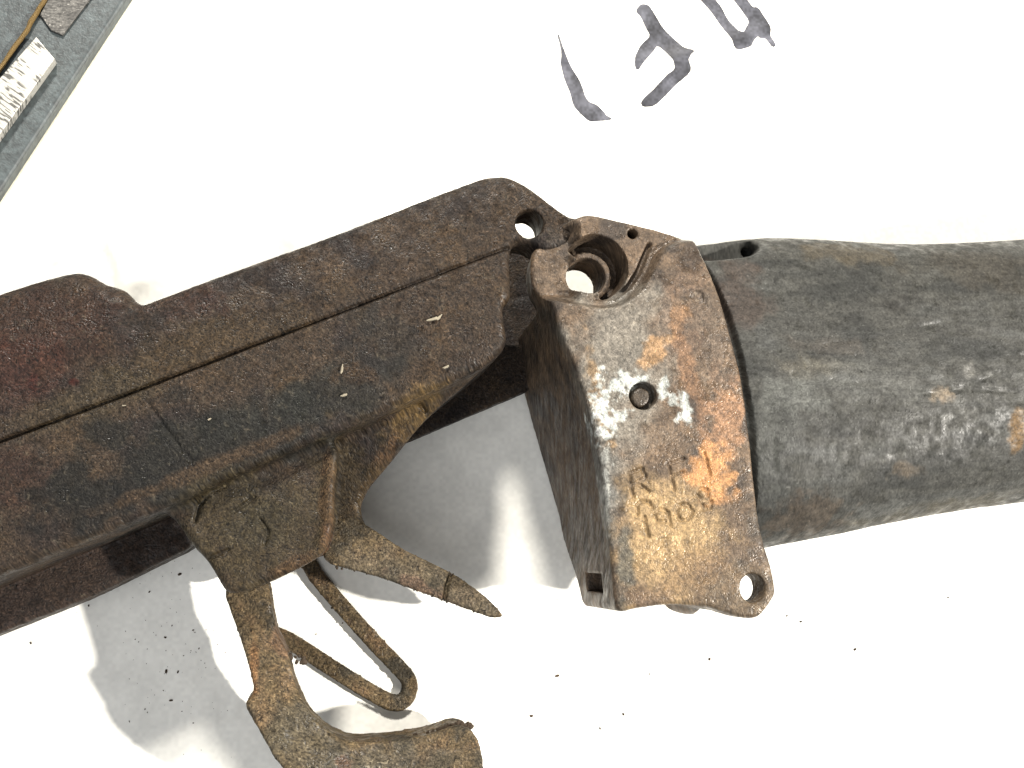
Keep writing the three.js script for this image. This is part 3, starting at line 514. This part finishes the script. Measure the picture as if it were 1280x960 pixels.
{ // curved trigger
  const q = poly([[280, 735], [300, 738], [335, 722], [341, 760], [346, 788], [360, 814], [368, 850], [385, 890], [410, 915], [440, 930], [500, 929], [545, 921], [575, 910], [592, 915], [603, 932], [608, 960], [606, 1000], [560, 1012], [480, 1014], [410, 1004], [375, 980], [345, 945], [328, 915], [310, 884], [308, 875], [320, 863], [313, 832], [300, 790]], 17, 1);
  const step = poly([[340, 950], [330, 920], [352, 900], [380, 940], [430, 955], [500, 952], [560, 942], [610, 940], [620, 1020], [340, 1020]], 17, 1);
  const g = solid(bounds(q), 3, 21.5, 0.22, (x, z, c) => { c.q = sdPoly(q, x, z); const s = sdPoly(step, x, z); c.t = 20 - 6 * sstep(at(340, 0, 17)[0], at(560, 0, 17)[0], x) + 0.4 * sstep(0.6, -0.6, s) + 0.3 * (fbm(x * 0.3, 2, z * 0.3, 2) - 0.5); },
    (x, y, z, c) => smax(smax(c.q, y - c.t, 0.5), c.t - 10 - y, 1.2), ragged, earth(0.95, 0.7, [stain(318, 830, 8, 40, 18, [0.22, 0.12, 0.055], 0.8, 0.6, 0.6), stain(352, 800, 12, 24, 19, [0.14, 0.082, 0.048], 0.7, 0.7, 0.6), stain(370, 915, 50, 40, 18, [0.092, 0.078, 0.052], 0.8, 0.6, 0.5), stain(470, 960, 130, 26, 16, [0.075, 0.066, 0.048], 0.8, 0.6, 0.4), stain(330, 890, 14, 20, 19, [0.15, 0.10, 0.055], 0.6, 0.7, 0.6), stain(430, 955, 10, 10, 17, [0.11, 0.06, 0.04], 0.6, 0.8, 0.8)]));
  add(g, rustMat, 'trigger', rifle);
}
const chipMat = new THREE.MeshStandardMaterial({ color: 0x857d6c, roughness: 0.85 });
for (const [px, py, k, turn] of [[541, 399, 1, 0.3], [549, 397, 0.6, 0.9], [427, 461, 0.75, 1.35], [430, 494, 0.5, 0.2], [557, 459, 0.55, 0.4], [262, 524, 0.35, 0.5], [155, 507, 0.35, 0]]) { // pale chips stuck on the flat
  const [x, z] = at(px, py, 30.2);
  const g = new THREE.IcosahedronGeometry(0.0006 * k, 2); const p = g.attributes.position;
  for (let i = 0; i < p.count; i++) { const n = 0.25 + 1.2 * noise(p.getX(i) * 2300 / k + px, p.getY(i) * 2300 / k, p.getZ(i) * 2300 / k); p.setXYZ(i, p.getX(i) * n * 1.6, p.getY(i) * n * 0.5, p.getZ(i) * n * 0.55); }
  g.rotateY(turn); g.translate(x / 1000, 0.0302, z / 1000); g.computeVertexNormals();
  add(g, chipMat, 'paint_chip', rifle);
}
{ // loose scales of rust clinging to the edges of the trigger parts
  const r = rng(5), gs = [];
  const along = (pts, h, n, s, spread) => { const q = line(pts, h); for (let i = 0; i < n; i++) {
    const t = r() * (q.length - 1), k = Math.floor(t), f = t - k, x = q[k][0] + (q[k + 1][0] - q[k][0]) * f + (r() - 0.5) * spread, z = q[k][1] + (q[k + 1][1] - q[k][1]) * f + (r() - 0.5) * spread;
    const g = new THREE.IcosahedronGeometry(s * (0.5 + r()) / 1000, 1), p = g.attributes.position, o = r() * 40;
    for (let j = 0; j < p.count; j++) { const m = 0.5 + 0.9 * noise(p.getX(j) * 3000 + o, p.getY(j) * 3000, p.getZ(j) * 3000); p.setXYZ(j, p.getX(j) * m * 1.2, p.getY(j) * m * 0.8, p.getZ(j) * m); }
    g.rotateY(r() * 6.3); g.translate(x / 1000, (h - 0.5 * r()) / 1000, z / 1000); gs.push(g);
  } };
  along([[500, 924], [545, 915], [576, 905], [592, 909]], 12.6, 46, 0.26, 0.5); along([[556, 909], [592, 907]], 12.4, 26, 0.3, 0.8); along([[440, 930], [500, 929]], 15, 14, 0.22, 0.6);
  along([[420, 708], [480, 722], [560, 751], [618, 772]], 14.6, 26, 0.18, 0.5); along([[500, 686], [560, 717], [606, 745]], 14.6, 14, 0.18, 0.5);
  along([[396, 727], [440, 780], [490, 833]], 0.4, 22, 0.18, 1.9); along([[360, 802], [420, 842], [470, 873]], 0.4, 22, 0.18, 1.9);
  along([[362, 818], [378, 828]], 16, 8, 0.36, 0.9);
  const g = mergeGeometries(gs); g.computeVertexNormals();
  const m = add(g, new THREE.MeshStandardMaterial({ color: 0x33281c, roughness: 0.9 }), 'rust_scales', rifle); m.userData = { kind: 'stuff' };
}

// ------------------------------------------------------------------ grey plate with bare steel bars, top left corner
{
  const fx = thing('metal_plate', 'blue grey painted metal plate with bare steel bars at upper left corner', 'metal plate');
  const extr = (pts, h0, h1, bev, turn = 0) => { // outline at its top height, pressed down to h0
    const q = pts.map(([x, y]) => at(x, y, h1)); const s = new THREE.Shape(q.map(([x, z]) => new THREE.Vector2(x / 1000, -z / 1000)));
    const g = new THREE.ExtrudeGeometry(s, { depth: (h1 - h0) / 1000 - 2 * bev, bevelEnabled: true, bevelSize: bev, bevelThickness: bev, bevelOffset: -bev, bevelSegments: 3 });
    g.rotateX(-Math.PI / 2); g.translate(0, h0 / 1000 + bev, 0);
    const p = g.attributes.position, u = g.attributes.uv; for (let i = 0; i < p.count; i++) { const a = p.getX(i) + 0.6 * p.getY(i), b = p.getZ(i) + 0.8 * p.getY(i); u.setXY(i, a * Math.cos(turn) + b * Math.sin(turn), b * Math.cos(turn) - a * Math.sin(turn)); }
    return g;
  };
  const pm = dataTex(512, (i, j) => { const x = i / 512, y = j / 512; let v = 0.26 + 0.06 * (pnoise(x * 20, y * 20, 20, 61) - 0.5) + 0.10 * (pnoise(x * 120, y * 120, 120, 62) - 0.5); const s = pnoise(x * 90, y * 90, 90, 63); if (s > 0.93) v += 0.4 * (s - 0.93) * 8; return [v * 0.93, v * 1.03, v * 1.05]; }, true, 0.05);
  const paint = new THREE.MeshStandardMaterial({ map: pm, roughness: 0.5, bumpMap: rustBump, bumpScale: 0.00004 });
  const sm = dataTex(1024, (i, j) => { const x = i / 1024, y = j / 1024; const a = pnoise(x * 190, y * 26, 190, 71); let v = 0.70 + 0.1 * (pnoise(x * 200, y * 200, 200, 72) - 0.5); const k = pnoise(x * 18, y * 14, 18, 73); v -= 0.36 * sstep(0.5, 0.75, a) * sstep(0.3, 0.55, k); return [v, v * 0.99, v * 0.95]; }, true, 0.03);
  const steel = new THREE.MeshStandardMaterial({ map: sm, roughness: 0.42, metalness: 0.25 });
  const dullMap = dataTex(512, (i, j) => { const x = i / 512, y = j / 512; let v = 0.30 + 0.2 * (pnoise(x * 40, y * 160, 160, 75) - 0.5) + 0.15 * (pnoise(x * 150, y * 150, 150, 76) - 0.5); const s = pnoise(x * 120, y * 120, 120, 77); if (s > 0.88) v += (s - 0.88) * 4; return [v, v * 0.98, v * 0.94]; }, true, 0.03);
  const dull = new THREE.MeshStandardMaterial({ map: dullMap, roughness: 0.5, metalness: 0.3 });
  add(extr([[-170, -170], [270, -170], [156, 0], [78, 119], [0, 238], [-170, 490]], 1.2, 7, 0.0006), paint, 'plate', fx);
  add(extr([[275, -165], [284, -165], [168, 0], [88, 126], [8, 248], [-160, 500], [-170, 494], [0, 240], [78, 121], [157, 2]], 0.4, 4.4, 0.0004), new THREE.MeshStandardMaterial({ color: 0xd8d3bf, roughness: 0.6, bumpMap: rustBump, bumpScale: 0.0001 }), 'edge_strip', fx);
  add(extr([[45, 46], [68, 73], [0, 167], [-120, 330], [-143, 298], [0, 97]], 7, 9, 0.00015, -0.94), steel, 'steel_bar', fx);
  add(extr([[62, -4], [150, -130], [190, -110], [110, 2], [78, 44], [64, 38], [50, 18]], 7, 7.5, 0.0001), dull, 'steel_bar', fx);
  const strip = line([[120, -110], [54, 0], [40, 22], [33, 36], [16, 60], [-4, 90], [-120, 270]], 8).map(([x, z]) => new THREE.Vector3(x / 1000, 0.0076, z / 1000));
  const tg = new THREE.TubeGeometry(new THREE.CatmullRomCurve3(strip, false, 'catmullrom', 0.2), 160, 0.00042, 8);
  const p = tg.attributes.position; for (let i = 0; i < p.count; i++) { const n = 0.0003 * (noise(p.getX(i) * 900, 2, p.getZ(i) * 900) - 0.5); p.setX(i, p.getX(i) + n); p.setZ(i, p.getZ(i) - n); }
  tg.computeVertexNormals();
  add(tg, new THREE.MeshStandardMaterial({ color: 0x8f7442, roughness: 0.7, bumpMap: rustBump, bumpScale: 0.0002 }), 'rusty_seam', fx);
}

// ------------------------------------------------------------------ crumbs of rust and dirt on the sheet
{
  const r = rng(77), gs = [];
  const crumb = (px, py, s) => { s *= 0.6;
    const [x, z] = at(px, py, 0); const g = new THREE.IcosahedronGeometry(s / 1000, 1), p = g.attributes.position, o = r() * 50;
    for (let i = 0; i < p.count; i++) { const n = 0.55 + 0.9 * noise(p.getX(i) * 2600 + o, p.getY(i) * 2600, p.getZ(i) * 2600); p.setXYZ(i, p.getX(i) * n * 1.3, p.getY(i) * n * 0.7, p.getZ(i) * n * 0.8); }
    g.rotateY(r() * 6.3); g.translate(x / 1000, (sheetY(x, z) + s * 0.3) / 1000, z / 1000); gs.push(g);
  };
  for (const [x, y, s] of [[697, 845, 0.5], [665, 895, 0.45], [780, 893, 0.28], [751, 911, 0.3], [813, 843, 0.25], [1070, 812, 0.4], [888, 824, 0.35], [985, 770, 0.22], [1003, 777, 0.3], [1187, 747, 0.25], [224, 718, 0.35], [207, 839, 0.4], [222, 840, 0.3], [213, 876, 0.35], [241, 788, 0.25], [186, 740, 0.3], [110, 757, 0.3], [38, 804, 0.25], [206, 797, 0.3], [395, 793, 0.2], [1044, 875, 0.22]]) crumb(x, y, s);
  for (let i = 0; i < 70; i++) { const t = r(); crumb(150 + 110 * r() + 20 * t, 700 + 220 * r(), 0.06 + 0.14 * r() * r()); }
  for (let i = 0; i < 60; i++) crumb(300 + 900 * r(), 720 + 230 * r(), 0.05 + 0.1 * r() * r());
  for (let i = 0; i < 40; i++) crumb(20 + 300 * r(), 760 + 190 * r(), 0.05 + 0.1 * r() * r());
  const g = mergeGeometries(gs); g.computeVertexNormals();
  const m = add(g, new THREE.MeshStandardMaterial({ color: 0x3c2e1f, roughness: 0.9 }), 'rust_crumbs', scene);
  m.userData = { kind: 'stuff', label: 'dark crumbs of rust and dirt scattered on the white sheet', category: 'dirt' };
}

renderer.render(scene, camera);
